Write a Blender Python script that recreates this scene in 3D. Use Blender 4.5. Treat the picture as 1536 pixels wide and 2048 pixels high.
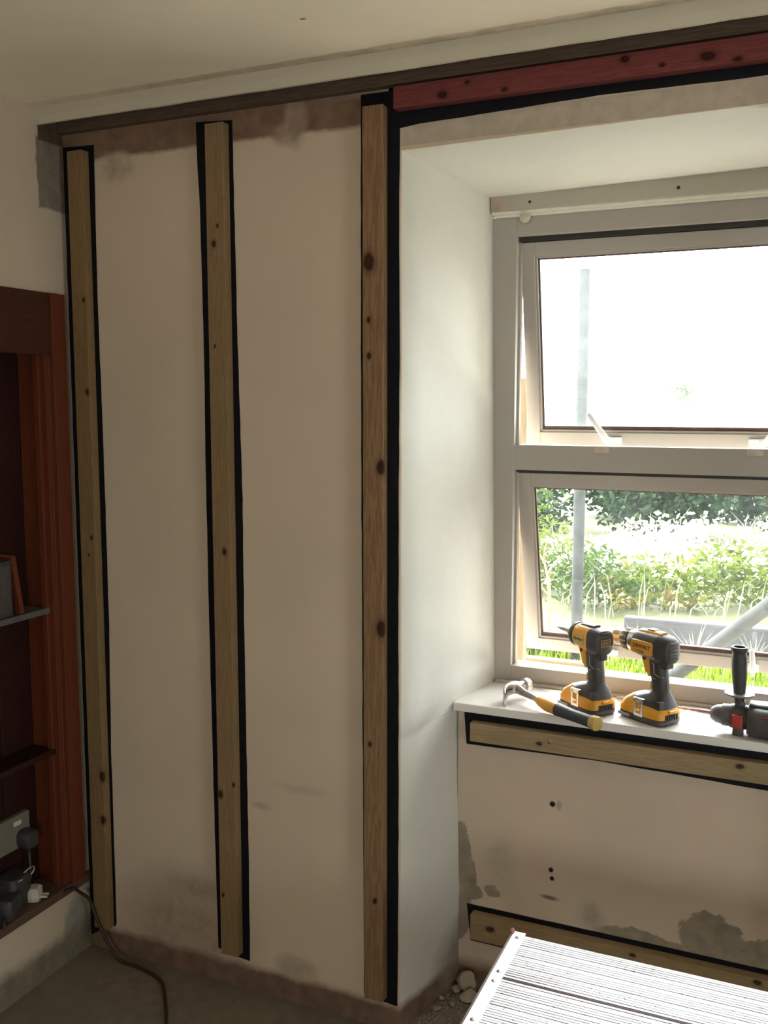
import bpy, bmesh, math, random
from mathutils import Vector, Matrix
for o in list(bpy.data.objects): bpy.data.objects.remove(o)
S = bpy.context.scene
COL = S.collection
random.seed(7)

# ------------------------------------------------------------------ camera
cam_d = bpy.data.cameras.new('camera'); cam = bpy.data.objects.new('camera', cam_d); COL.objects.link(cam)
F = 1917.0
cam_d.sensor_fit = 'VERTICAL'; cam_d.sensor_height = 24.0; cam_d.lens = 24.0 * F / 2048.0
cam_d.clip_start = 0.02; cam_d.clip_end = 400
PITCH = math.radians(6.4583); YAW = math.radians(23.8523)
cam.location = (1.6831, -1.885, 1.4304)
cam.rotation_euler = (math.pi / 2 - PITCH, 0, YAW)
S.camera = cam
# ------------------------------------------------------------------ light and exposure
S.view_settings.view_transform = 'Standard'; S.view_settings.look = 'None'
S.view_settings.gamma = 1.0; S.view_settings.use_curve_mapping = False
S.view_settings.exposure = 1.62
w = bpy.data.worlds.new('sky'); S.world = w; w.use_nodes = True
bg = w.node_tree.nodes['Background']; bg.inputs[0].default_value = (0.93, 0.97, 1.0, 1); bg.inputs[1].default_value = 6.5
sun_d = bpy.data.lights.new('sun', 'SUN'); sun = bpy.data.objects.new('sun', sun_d); COL.objects.link(sun)
sun_d.energy = 12.0; sun_d.angle = math.radians(25); sun_d.color = (1.0, 0.96, 0.86)
sun.rotation_euler = Vector((-0.75, 0.35, 1.0)).to_track_quat('Z', 'Y').to_euler()
por_d = bpy.data.lights.new('window_portal', 'AREA'); por = bpy.data.objects.new('window_portal', por_d); COL.objects.link(por)
por_d.shape = 'RECTANGLE'; por_d.size = 0.95; por_d.size_y = 1.25; por_d.cycles.is_portal = True
por.location = (1.42, 0.62, 1.30); por.rotation_euler = (-math.pi / 2, 0, 0)
# added unseen window behind the camera, put in to fill the room with daylight
por2_d = bpy.data.lights.new('rear_fill_window_portal', 'AREA'); por2 = bpy.data.objects.new('rear_fill_window_portal', por2_d); COL.objects.link(por2)
por2_d.shape = 'RECTANGLE'; por2_d.size = 0.7; por2_d.size_y = 0.7; por2_d.cycles.is_portal = True
por2.location = (2.35, -3.63, .9); por2.rotation_euler = (math.pi / 2, 0, 0)

por3_d = bpy.data.lights.new('side_fill_window_portal', 'AREA'); por3 = bpy.data.objects.new('side_fill_window_portal', por3_d); COL.objects.link(por3)  # added unseen side window, put in for more fill light
por3_d.shape = 'RECTANGLE'; por3_d.size = 0.62; por3_d.size_y = 0.62; por3_d.cycles.is_portal = True
por3.location = (3.53, -1.25, .96); por3.rotation_euler = (math.pi / 2, 0, math.pi / 2)

# ------------------------------------------------------------------ helpers
class NT:
    def __init__(s, name):
        s.m = bpy.data.materials.new(name); s.m.use_nodes = True
        s.t = s.m.node_tree; s.t.nodes.clear()
        s.out = s.n('ShaderNodeOutputMaterial')
        s.b = s.n('ShaderNodeBsdfPrincipled'); s.l(s.b.outputs[0], s.out.inputs[0])
        s.tc = s.n('ShaderNodeTexCoord'); s.co = s.tc.outputs['Object']
    def n(s, k): return s.t.nodes.new(k)
    def l(s, a, b): s.t.links.new(a, b)
    def put(s, v, i):
        if isinstance(v, (int, float)): i.default_value = v
        elif isinstance(v, tuple):
            i.default_value = v if len(v) != 3 or i.type == 'VECTOR' else (*v, 1)
        else: s.l(v, i)
    def noise(s, scale, detail=4, rough=.55, co=None, stretch=None, out=0):
        c = s.co if co is None else co
        if stretch:
            mp = s.n('ShaderNodeVectorMath'); mp.operation = 'MULTIPLY'; s.l(c, mp.inputs[0]); mp.inputs[1].default_value = stretch; c = mp.outputs[0]
        k = s.n('ShaderNodeTexNoise'); s.l(c, k.inputs['Vector']); k.inputs['Scale'].default_value = scale
        k.inputs['Detail'].default_value = detail; k.inputs['Roughness'].default_value = rough
        return k.outputs[out]
    def vm(s, op, a, b=None):
        k = s.n('ShaderNodeVectorMath'); k.operation = op; s.put(a, k.inputs[0])
        if b is not None: s.put(b, k.inputs[1])
        return k.outputs['Value'] if op in ('LENGTH', 'DOT_PRODUCT') else k.outputs[0]
    def ma(s, op, a, b=None):
        k = s.n('ShaderNodeMath'); k.operation = op; s.put(a, k.inputs[0])
        if b is not None: s.put(b, k.inputs[1])
        return k.outputs[0]
    def ramp(s, v, a, b, c=0., d=1.):
        k = s.n('ShaderNodeMapRange'); s.put(v, k.inputs[0]); k.inputs[1].default_value = a; k.inputs[2].default_value = b
        k.inputs[3].default_value = c; k.inputs[4].default_value = d; return k.outputs[0]
    def mix(s, f, a, b, mode='MIX'):
        k = s.n('ShaderNodeMix'); k.data_type = 'RGBA'; k.blend_type = mode
        s.put(f, k.inputs[0]); s.put(a, k.inputs[6]); s.put(b, k.inputs[7]); return k.outputs[2]
    def bump(s, h, dist=.002, strength=.5):
        k = s.n('ShaderNodeBump'); s.put(h, k.inputs['Height']); k.inputs['Distance'].default_value = dist; k.inputs['Strength'].default_value = strength
        s.l(k.outputs[0], s.b.inputs['Normal'])
    def fin(s, col, rough=.6, metal=0., spec=None):
        s.put(col, s.b.inputs['Base Color']); s.put(rough, s.b.inputs['Roughness']); s.put(metal, s.b.inputs['Metallic'])
        if spec is not None: s.b.inputs['Specular IOR Level'].default_value = spec
        return s.m

def simple(name, col, rough=.5, metal=0., var=.12, scale=40, bump=0.0, spec=None):
    t = NT(name); nz = t.noise(scale)
    c = t.mix(t.ramp(nz, .35, .65), tuple(x * (1 - var) for x in col), tuple(min(1, x * (1 + var)) for x in col))
    if bump: t.bump(nz, bump, .6)
    return t.fin(c, rough, metal, spec)

def plaster(name, base, layers, mott=.05, bump=.0012):
    """layers: ('ell', centre, radii, colour, soft, wobble, strength) / ('box', ...) in metres"""
    t = NT(name)
    big = t.noise(3.0, 5, .6); fine = t.noise(160, 3)
    c = t.mix(t.ramp(big, .3, .7), tuple(x * (1 - mott) for x in base), tuple(min(1, x * (1 + mott)) for x in base))
    nc = t.noise(14, 8, .72, out=1)
    wv = t.vm('SUBTRACT', nc, (.5, .5, .5))
    for kind, ce, ra, col, soft, wob, st in layers:
        p = t.vm('ADD', t.co, t.vm('MULTIPLY', wv, (wob * 2, wob * 2, wob * 2)))
        q = t.vm('DIVIDE', t.vm('SUBTRACT', p, ce), ra)
        if kind == 'ell': d = t.vm('LENGTH', q)
        else:
            a = t.vm('ABSOLUTE', q); sp = t.n('ShaderNodeSeparateXYZ'); t.l(a, sp.inputs[0])
            d = t.ma('MAXIMUM', t.ma('MAXIMUM', sp.outputs[0], sp.outputs[1]), sp.outputs[2])
        f = t.ma('MULTIPLY', t.ramp(d, 1 + soft, 1 - soft), st)
        vv = .2 if wob else .02
        vc = t.mix(t.ramp(t.noise(30, 5), .3, .7), tuple(x * (1 - vv) for x in col), tuple(min(1, x * (1 + vv)) for x in col))
        c = t.mix(f, c, vc)
    t.bump(t.ma('ADD', t.ma('MULTIPLY', big, 3.0), t.ma('MULTIPLY', fine, .25)), bump, .5)
    return t.fin(c, .85, spec=.25)

def wood(name, c1, c2, axis, knots=(), rough=.75, rings=1.0, off=(0, 0, 0), green=.0):
    t = NT(name)
    st = [9., 9., 9.]; st[axis] = .55
    co = t.vm('ADD', t.co, off)
    g = t.noise(9 * rings, 5, .6, co=co, stretch=tuple(st))
    g2 = t.noise(34, 3, .6, co=co, stretch=tuple(st))
    w_ = t.ramp(t.ma('SINE', t.ma('MULTIPLY', g, 46)), -1, 1)
    f = t.ma('ADD', t.ma('MULTIPLY', w_, .55), t.ma('MULTIPLY', g2, .45))
    c = t.mix(f, c1, c2)
    if green: c = t.mix(t.ma('MULTIPLY', t.ramp(t.noise(4, 2), .45, .65), green), c, (.20, .17, .07))
    for kc, r in knots:
        ra = [r, r, r]; ra[axis] = r * 1.5
        wv = t.vm('MULTIPLY', t.vm('SUBTRACT', t.noise(60, 2, out=1), (.5, .5, .5)), (.006, .006, .006))
        d = t.vm('LENGTH', t.vm('DIVIDE', t.vm('SUBTRACT', t.vm('ADD', t.co, wv), kc), tuple(ra)))
        c = t.mix(t.ramp(d, 1.9, .9, 0, .55), c, tuple(x * .5 for x in c1))
        c = t.mix(t.ramp(d, 1.1, .75), c, (c1[0] * .22, c1[1] * .14, c1[2] * .1))
    t.bump(f, .0006, .4)
    return t.fin(c, rough, spec=.3)

def link(name, me, mat, parent=None, smooth=False):
    o = bpy.data.objects.new(name, me); COL.objects.link(o)
    if mat is not None:
        for m in (mat if isinstance(mat, (list, tuple)) else [mat]): me.materials.append(m)
    if smooth:
        for p in me.polygons: p.use_smooth = True
    if parent: o.parent = parent
    return o

def tag(o, label=None, cat=None, group=None, kind=None):
    if label: o['label'] = label
    if cat: o['category'] = cat
    if group: o['group'] = group
    if kind: o['kind'] = kind
    return o

def empty(name, loc, rz=0, label=None, cat=None, group=None):
    o = bpy.data.objects.new(name, None); COL.objects.link(o); o.location = loc; o.rotation_euler = (0, 0, rz); o.empty_display_size = .05
    return tag(o, label, cat, group)

class MB:
    def __init__(s): s.bm = bmesh.new(); s.mi = 0; s.M = Matrix.Identity(4)
    def f(s, vs, mi=None):
        try: fa = s.bm.faces.new(vs); fa.material_index = s.mi if mi is None else mi; return fa
        except ValueError: return None
    def v(s, p): return s.bm.verts.new(s.M @ Vector(p))
    def box(s, a, b, bev=0.):
        a, b = Vector(a), Vector(b); e = min(bev, .49 * min(abs(b[i] - a[i]) for i in range(3)))
        lo = [min(a[i], b[i]) for i in range(3)]; hi = [max(a[i], b[i]) for i in range(3)]
        V = [s.v((hi[0] if i & 1 else lo[0], hi[1] if i & 2 else lo[1], hi[2] if i & 4 else lo[2])) for i in range(8)]
        fs = [s.f([V[j] for j in q]) for q in ((0, 2, 3, 1), (4, 5, 7, 6), (0, 1, 5, 4), (2, 6, 7, 3), (0, 4, 6, 2), (1, 3, 7, 5))]
        if e > 0:
            ed = list({x for q in fs for x in q.edges})
            bmesh.ops.bevel(s.bm, geom=ed, offset=e, segments=2, affect='EDGES', profile=.6)
        return s
    def prism(s, pts, vec):
        """closed planar polygon (3D points) swept by vec"""
        vec = Vector(vec); A = [s.v(p) for p in pts]; B = [s.v(Vector(p) + vec) for p in pts]; n = len(A)
        s.f(A); s.f(B[::-1])
        for i in range(n): s.f([A[i], B[i], B[(i + 1) % n], A[(i + 1) % n]])
        return s
    def loft(s, secs, n=24, cap=True):
        """secs: (centre, u, v, exponent)  u,v are half-axis vectors"""
        rings = []
        for c, u, v, ex in secs:
            c, u, v = Vector(c), Vector(u), Vector(v); r = []
            for k in range(n):
                a = 2 * math.pi * k / n; ca, sa = math.cos(a), math.sin(a)
                x = math.copysign(abs(ca) ** (2 / ex), ca); y = math.copysign(abs(sa) ** (2 / ex), sa)
                r.append(s.v(c + u * x + v * y))
            rings.append(r)
        for a, b in zip(rings, rings[1:]):
            for k in range(n): s.f([a[k], a[(k + 1) % n], b[(k + 1) % n], b[k]])
        if cap: s.f(rings[0][::-1]); s.f(rings[-1])
        return s
    def tube(s, pts, r, n=10, cap=True):
        pts = [Vector(p) for p in pts]; rr = r if isinstance(r, (list, tuple)) else [r] * len(pts); secs = []
        ref = None
        for i, p in enumerate(pts):
            t = (pts[min(i + 1, len(pts) - 1)] - pts[max(i - 1, 0)]).normalized()
            if ref is None: ref = t.cross(Vector((0, 0, 1)) if abs(t.z) < .9 else Vector((1, 0, 0))).normalized()
            u = (ref - t * ref.dot(t)).normalized(); ref = u; v = t.cross(u)
            secs.append((p, u * rr[i], v * rr[i], 2))
        return s.loft(secs, n, cap)
    def lathe(s, prof, c=(0, 0, 0), ax='Z', n=28):
        secs = []
        for h, r in prof:
            if ax == 'Z': secs.append(((c[0], c[1], c[2] + h), (r, 0, 0), (0, r, 0), 2))
            elif ax == 'X': secs.append(((c[0] + h, c[1], c[2]), (0, r, 0), (0, 0, r), 2))
            else: secs.append(((c[0], c[1] + h, c[2]), (0, 0, r), (r, 0, 0), 2))
        return s.loft(secs, n, True)
    def build(s, name, mat, parent=None, smooth=False, angle=None):
        bmesh.ops.recalc_face_normals(s.bm, faces=s.bm.faces[:])
        me = bpy.data.meshes.new(name); s.bm.to_mesh(me); s.bm.free()
        o = link(name, me, mat, parent, smooth or angle is not None)
        if angle is not None: me.set_sharp_from_angle(angle=math.radians(angle))
        return o

def text_mesh(txt, size, ext=.0004):
    cu = bpy.data.curves.new('lettering', 'FONT'); cu.body = txt; cu.size = size; cu.extrude = ext; cu.align_x = 'CENTER'; cu.align_y = 'CENTER'
    cu.offset = size * .012
    o = bpy.data.objects.new('tmp', cu); me = bpy.data.meshes.new_from_object(o); bpy.data.objects.remove(o); return me

# ------------------------------------------------------------------ materials
CREAM = (.70, .635, .51)
BROWN = (.25, .155, .10); GREY = (.32, .26, .19); DIRT = (.20, .125, .085)
m_wallB = plaster('plaster_back_wall', (.685, .56, .42), [
    ('box', (1.6, .2705, 1.3), (1.2, .2665, 1.4), (.68, .66, .59), .002, 0, 1),
    ('box', (.40, 0, 2.10), (.445, .5, .093), BROWN, .06, .012, 1),
    ('ell', (.155, 0, 1.985), (.05, .05, .035), (.54, .43, .32), .25, .012, 1),
    ('ell', (.64, 0, 2.04), (.028, .05, .055), (.40, .29, .215), .3, .012, .8),
    ('ell', (.615, 0, 2.01), (.03, .05, .022), (.40, .29, .215), .3, .012, .8),
    ('box', (1.6, 0, 2.075), (.73, .1, .010), (.36, .31, .26), .3, .004, 1),
    ('box', (1.3, 0, 1.98), (.41, .05, .0235), (.50, .43, .34), .02, .003, .8),
    ('ell', (.30, 0, .10), (.17, .1, .14), (.38, .28, .21), .45, .03, .75),
    ('ell', (.36, 0, .235), (.09, .1, .025), (.38, .28, .21), .5, .012, .6),
    ('ell', (.53, 0, .478), (.022, .05, .008), (.48, .36, .27), .6, .012, .8),
    ('ell', (.64, 0, .535), (.05, .05, .010), (.50, .39, .30), .7, .015, .6),
    ('box', (.9, 0, 0), (1.2, .6, .062), DIRT, .18, .016, 1),
    ('ell', (.62, 0, .09), (.055, .05, .028), (.48, .38, .27), .3, .014, .8),
    ('ell', (.95, .25, .06), (.05, .12, .09), (.30, .23, .18), .4, .03, .8),
])
m_recess = plaster('plaster_recess', (.63, .505, .39), [
    ('box', (1.5, .24, 0), (.9, .2, .06), DIRT, .3, .02, 1),
    ('ell', (.945, .24, .26), (.040, .1, .15), GREY, .03, .030, 1),
    ('ell', (.985, .24, .245), (.022, .1, .018), GREY, .06, .022, 1),
    ('ell', (1.03, .24, .258), (.020, .1, .016), GREY, .07, .020, .9),
    ('ell', (1.53, .24, .25), (.070, .1, .062), GREY, .03, .05, 1),
    ('ell', (1.63, .24, .22), (.10, .1, .05), GREY, .03, .045, 1),
    ('ell', (1.40, .24, .21), (.12, .1, .026), GREY, .06, .03, 1),
    ('ell', (1.27, .24, .235), (.03, .1, .035), (.42, .36, .28), .4, .03, .8),
    ('ell', (1.05, .24, .33), (.03, .1, .06), (.52, .47, .37), .5, .03, .7),
    ('ell', (1.1742, .24, .5002), (.0068, .05, .0068), (.015, .01, .01), .25, .002, 1),
    ('ell', (1.1739, .24, .3381), (.0062, .05, .0062), (.015, .01, .01), .25, .002, 1),
    ('ell', (1.1765, .24, .3173), (.0055, .05, .0055), (.015, .01, .01), .25, .002, 1),
    ('ell', (1.19, .24, .50), (.006, .05, .011), (.38, .33, .26), .4, .003, .8),
    ('ell', (1.171, .24, .269), (.020, .05, .005), (.16, .12, .09), .5, .006, .9),
], mott=.06)
m_left = plaster('plaster_left_wall', (.61, .51, .39), [
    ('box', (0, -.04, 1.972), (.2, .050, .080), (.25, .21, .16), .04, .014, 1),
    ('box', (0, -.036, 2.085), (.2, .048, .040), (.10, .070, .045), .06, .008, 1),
    ('ell', (0, -.05, .08), (.2, .05, .085), (.36, .33, .27), .15, .025, 1),
    ('box', (0, -.2, .02), (.2, .5, .06), (.22, .19, .14), .3, .02, 1),
    ('ell', (0, -.015, .30), (.1, .010, .07), (.35, .34, .28), .3, .008, .8),
])
m_ceil = plaster('ceiling_paint', (.94, .84, .67), [
    ('box', (1.6, -.105, 2.114), (1.5, .016, .03), (.60, .50, .36), .25, .008, .9),
    ('ell', (.8213, -.2943, 2.114), (.006, .004, .01), (.25, .2, .15), .3, .001, 1),
    ('ell', (.7409, -.2999, 2.114), (.006, .003, .01), (.85, .75, .5), .3, .001, 1),
], bump=.0006)
m_room = plaster('room_paint', (.70, .61, .48), [])
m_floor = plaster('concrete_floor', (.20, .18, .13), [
    ('box', (1.7, -2.45, 0), (1.8, 1.15, .3), (.62, .56, .46), .05, .05, 1),  # unseen rear floor painted pale to bounce light onto the ceiling
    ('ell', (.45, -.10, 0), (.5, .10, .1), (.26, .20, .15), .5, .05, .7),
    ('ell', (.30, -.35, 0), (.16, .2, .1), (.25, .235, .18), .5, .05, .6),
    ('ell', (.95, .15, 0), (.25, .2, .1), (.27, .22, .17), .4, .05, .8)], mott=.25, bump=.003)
m_darkwood = wood('old_dark_timber', (.085, .052, .032), (.16, .105, .068), 0)
m_trim = plaster('cream_strip', (.64, .58, .45), [], bump=.0006)
m_upvc = simple('white_plastic_frame', (.43, .39, .345), .35, var=.02, scale=6)
m_board = plaster('bare_board_paint', (.50, .455, .375), [('ell', (.965, .42, 1.905), (.02, .05, .018), (.50, .36, .30), .4, .01, .8),
    ('ell', (1.048, .41, 1.909), (.0035, .05, .0035), (.03, .02, .02), .3, 0, 1), ('ell', (1.39, .41, 1.912), (.004, .05, .004), (.03, .02, .02), .3, 0, 1)], bump=.0004)
m_gask = simple('brown_gasket', (.13, .07, .055), .5)
m_blackrub = simple('black_seal', (.03, .025, .022), .5)
m_sill = simple('white_sill_board', (.80, .76, .71), .28, var=.03, scale=8)
m_red = wood('red_stained_door_wood', (.12, .028, .011), (.165, .040, .016), 2, rough=.5)
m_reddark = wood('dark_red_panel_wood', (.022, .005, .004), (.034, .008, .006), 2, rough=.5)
m_ledge = wood('ledge_dark_wood', (.08, .05, .035), (.14, .085, .06), 1, rough=.5)
m_membrane = simple('black_membrane', (.006, .006, .009), .6, var=.3, scale=60, bump=.0008, spec=.2)
m_chrome = simple('chrome', (.75, .73, .68), .25, 1.0, var=.05)
m_steel = simple('dark_steel', (.34, .31, .29), .32, 1.0, var=.2)
m_yel = simple('yellow_plastic', (.78, .36, .025), .38, var=.05)
m_yeldull = simple('dull_yellow_rubber', (.55, .38, .11), .5, var=.05)
m_blk = simple('black_rubber', (.045, .042, .042), .5, var=.2)
m_blk2 = simple('dark_grey_plastic', (.075, .065, .062), .42, var=.2)
m_redpl = simple('red_plastic', (.42, .035, .022), .4)
m_white = simple('white_plastic', (.62, .57, .48), .35, var=.03)
m_wire = simple('white_wire', (.55, .55, .55), .4)
m_cable = simple('brown_cable', (.045, .022, .012), .5)

# clear glass that also lets the light through
def glass(name, dirt_glare):
    t = NT(name); t.t.nodes.remove(t.b)
    tr = t.n('ShaderNodeBsdfTransparent'); tr.inputs[0].default_value = (.96, .97, .96, 1)
    gl = t.n('ShaderNodeBsdfGlossy'); gl.inputs['Roughness'].default_value = .02
    fr = t.n('ShaderNodeFresnel'); fr.inputs[0].default_value = 1.45
    mx = t.n('ShaderNodeMixShader'); t.l(fr.outputs[0], mx.inputs[0]); t.l(tr.outputs[0], mx.inputs[1]); t.l(gl.outputs[0], mx.inputs[2])
    df = t.n('ShaderNodeBsdfTranslucent'); df.inputs[0].default_value = (.8, .85, .85, 1)
    m2 = t.n('ShaderNodeMixShader'); t.put(t.ramp(t.noise(5, 5, .7), .35, .75, dirt_glare * .3, dirt_glare), m2.inputs[0])
    t.l(mx.outputs[0], m2.inputs[1]); t.l(df.outputs[0], m2.inputs[2]); t.l(m2.outputs[0], t.out.inputs[0])
    return t.m
m_glass = glass('window_glass', .035); m_glass2 = glass('dusty_window_glass', .014)  # haze is dirt; raised on the upper pane to imitate overexposure glare

def leafmat(name, c1, c2, tr=.45):
    t = NT(name); inf = t.n('ShaderNodeNewGeometry')
    c = t.mix(inf.outputs['Random Per Island'], c1, c2)
    t.fin(c, .6, spec=.08)
    tl = t.n('ShaderNodeBsdfTranslucent'); t.l(c, tl.inputs[0])
    mx = t.n('ShaderNodeMixShader'); mx.inputs[0].default_value = tr
    t.l(t.b.outputs[0], mx.inputs[1]); t.l(tl.outputs[0], mx.inputs[2]); t.l(mx.outputs[0], t.out.inputs[0])
    return t.m

# ------------------------------------------------------------------ the room
def struct(o): o['kind'] = 'structure'; return o
# back wall: main face y=0, splayed reveals, lintel above the window
b = MB()
zs = [0, .08, .16, .24, .32, .4, .48, .56, .62, .68, .699, .7, .74, .8, .9, 1.0, 1.1, 1.2, 1.3, 1.4, 1.5, 1.6, 1.7, 1.8, 1.87, 1.93, 2.0, 2.16]
prev = None
rng = random.Random(3)
ring_all = []
for z in zs:
    j = rng.uniform(-.0012, .0012); j2 = rng.uniform(-.0008, .0008)
    fz = (z - .70) / 1.2
    xb = .9705 - .020 * max(0, min(1, fz)) if z >= .7 else .957
    yb = .52
    pts = [(-.12, .52), (-.12, 0), (.2, j2), (.5, -j2), (.78, 0), (.8835 + j, 0), (.887 + j, .0012), (.8895 + j, .005)]
    xe = .9705 - .020 * max(0, min(1, fz))
    fl = max(0., min(1., (.70 - z) / .5)); fl = fl * fl * (3 - 2 * fl) * .0115
    for q in (.2, .4, .565, .78):
        y = .005 + .425 * q
        pts.append((.8895 + (xe - .8895) * q + j2 + fl * min(1, y / .24), y))
    pts += [(xe, .43), (xe, .52)]
    ring_all.append([b.v((x, y, z)) for x, y in pts])
for A, B in zip(ring_all, ring_all[1:]):
    n = len(A)
    for k in range(n): b.f([A[k], A[(k + 1) % n], B[(k + 1) % n], B[k]])
b.f(ring_all[0]); b.f(ring_all[-1])
# lintel and right pier
XR = 1.90   # window side of the right reveal at the frame
b.prism([(.86, 0, 1.948), (2.02, 0, 1.962), (2.02, .52, 1.94), (.86, .52, 1.918)], (0, 0, .25))
b.prism([(1.96, 0, 0), (3.4, 0, 0), (3.4, .52, 0), (XR, .52, 0), (XR, .43, 0)], (0, 0, 2.16))
struct(b.build('wall_back', m_wallB, angle=35))
b = MB(); b.box((.94, .24, 0), (1.96, .52, .699))
struct(b.build('wall_recess', m_recess))
# left wall with the cupboard opening
b = MB()
b.box((-.14, -.080, 0), (0, 0, 2.16)); b.box((-.14, -.95, 1.655), (0, -.08, 2.16)); b.box((-.14, -.95, 0), (0, -.08, .188)); b.box((-.14, -3.5, 0), (0, -.95, 2.16)); b.box((-.16, -.97, 0), (-.098, -.06, 2.16))
struct(b.build('wall_left', m_left))
b = MB(); b.box((3.4, -3.5, 0), (3.52, -1.56, 2.16)); b.box((3.4, -.94, 0), (3.52, 0, 2.16)); b.box((3.4, -1.56, 0), (3.52, -.94, .65)); b.box((3.4, -1.56, 1.27), (3.52, -.94, 2.16))
struct(b.build('wall_right', m_room))
b = MB()
b.box((-.14, -3.62, 0), (2.0, -3.5, 2.16)); b.box((2.7, -3.62, 0), (3.52, -3.5, 2.16)); b.box((2.0, -3.62, 0), (2.7, -3.5, .55)); b.box((2.0, -3.62, 1.25), (2.7, -3.5, 2.16))
struct(b.build('wall_front', m_room))
def fill_window(name, loc, rz, w_, h_):
    W2 = empty(name, loc, rz); W2['kind'] = 'structure'; q = w_ / 2
    b = MB()
    for a, c in [((-q, -.03, 0), (-q + .03, .03, h_)), ((q - .03, -.03, 0), (q, .03, h_)), ((-q + .03, -.03, 0), (q - .03, .03, .03)), ((-q + .03, -.03, h_ - .03), (q - .03, .03, h_)), ((-.01, -.03, .03), (.01, .03, h_ - .03))]: b.box(a, c, .002)
    b.build('frame', m_upvc, W2)
    for s_ in (-1, 1):
        b = MB(); b.box((s_ * .010, -.003, .03), (s_ * (q - .03), .003, h_ - .03)); b.build('glass_pane', m_glass, W2)
fill_window('fill_window_2', (2.35, -3.56, .55), 0, .7, .7)  # added out-of-view window that brightens the room from behind
fill_window('fill_window_3', (3.46, -1.25, .65), math.pi / 2, .62, .62)  # second added window, unseen, fills from the right
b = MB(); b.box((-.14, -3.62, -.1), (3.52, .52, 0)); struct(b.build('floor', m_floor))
b = MB(); b.box((-.14, -3.62, 2.114), (3.52, -.088, 2.2)); struct(b.build('ceiling', m_ceil))
b = MB(); b.box((-.14, -.088, 2.16), (3.52, .52, 2.25)); struct(b.build('trim_4', m_darkwood))
# ceiling edge strip: remains of the coving
b = MB(); n = 60
rng = random.Random(5); A = []; B = []
for i in range(n + 1):
    x = 3.4 * i / n; e = rng.uniform(-.0007, .0007)
    A.append([b.v((x, -.0925 + e, 2.1145)), b.v((x, -.0915 + e, 2.095)), b.v((x, -.087 + e, 2.0775 + e)), b.v((x, -.080, 2.0775 + e)), b.v((x, -.080, 2.1145))])
for P, Q in zip(A, A[1:]):
    for k in range(5): b.f([P[k], P[(k + 1) % 5], Q[(k + 1) % 5], Q[k]])
b.f(A[0]); b.f(A[-1])
struct(b.build('trim_1', m_trim))
# old wall plate along the wall head
b = MB(); b.box((.001, -.022, 2.0735), (3.39, .001, 2.158), .002); struct(b.build('trim_2', m_darkwood))

# ------------------------------------------------------------------ cupboard recess in the left wall
PRESS = empty('wall_cupboard', (0, -.5, .2), 0, 'dark red wooden cupboard recess with panelled back in the left wall', 'cupboard')
def pb(name, boxes, mat, bev=.0015, parent=PRESS):
    b = MB(); b.M = Matrix.Translation((0, .5, -.2))
    for a, c in boxes: b.box(a, c, bev)
    o = b.build(name, mat, parent); return o
# material coordinates are object coords: shift is harmless for wood
pb('casing', [((.001, -.0775, .212), (.016, -.031, 1.692)), ((.001, -.078, 1.560), (.013, -.0765, 1.60))], m_red)
pb('casing', [((.001, -.999, .212), (.016, -.9525, 1.692))], m_red)
pb('header', [((.001, -.9525, 1.545), (.011, -.0775, 1.692))], wood('header_dark_red', (.05, .016, .008), (.07, .021, .010), 1, rough=.5), .001)
pb('jamb', [((-.085, -.0905, .205), (.001, -.0772, 1.655))], m_red)
pb('door_stop', [((-.030, -.1005, .212), (-.014, -.0905, 1.560))], m_red)
pb('jamb', [((-.085, -.95, .205), (.001, -.9395, 1.655))], m_red)
for i in range(8):
    y0 = -.0905 - .1055 * i
    pb('back_board', [((-.097, y0 - .1035, .188), (-.085, y0, 1.655))], m_reddark, .003)
pb('shelf', [((-.085, -.9395, .915), (-.012, -.0905, .930))], simple('grey_shelf_paint', (.12, .11, .10), .5), .002)
pb('shelf', [((-.085, -.9395, .555), (-.012, -.0905, .570))], m_reddark, .002)
pb('ledge', [((-.085, -1.0, .1885), (.014, -.008, .2115))], m_ledge, .003)

# things in the cupboard
def wall_socket(z0, z1, y0, y1):
    t = empty('wall_socket', (-.085, (y0 + y1) / 2, (z0 + z1) / 2), 0, 'white double wall socket low on the dark red back panel', 'socket')
    b = MB(); b.box((0, -(y1 - y0) / 2, -(z1 - z0) / 2), (.016, (y1 - y0) / 2, (z1 - z0) / 2), .003); b.build('face_plate', simple('dark_socket_plastic', (.20, .18, .15), .4, var=.03), t)  # face plate toned darker than the other white plastic
    for k in (-.035, .035):
        b = MB(); b.box((.0155, k - .012, .018), (.0185, k + .012, .03), .001); b.build('rocker_switch', m_white, t)
wall_socket(.33, .415, -.285, -.130)
t = empty('black_plug', (-.07, -.155, .352), 0, 'black mains plug pushed into the wall socket', 'plug')
b = MB(); b.loft([((.0, 0, 0), (0, .022, 0), (0, 0, .024), 3), ((.028, 0, 0), (0, .022, 0), (0, 0, .024), 3), ((.034, 0, 0), (0, .018, 0), (0, 0, .020), 3)], 20)
b.build('plug_body', m_blk, t, angle=40)
b = MB(); b.tube([(.018, 0, -.022), (.02, 0, -.05), (.03, -.01, -.09), (.035, -.03, -.128), (.03, -.07, -.136)], .0035); b.build('flex', m_blk, t, smooth=True)
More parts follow.
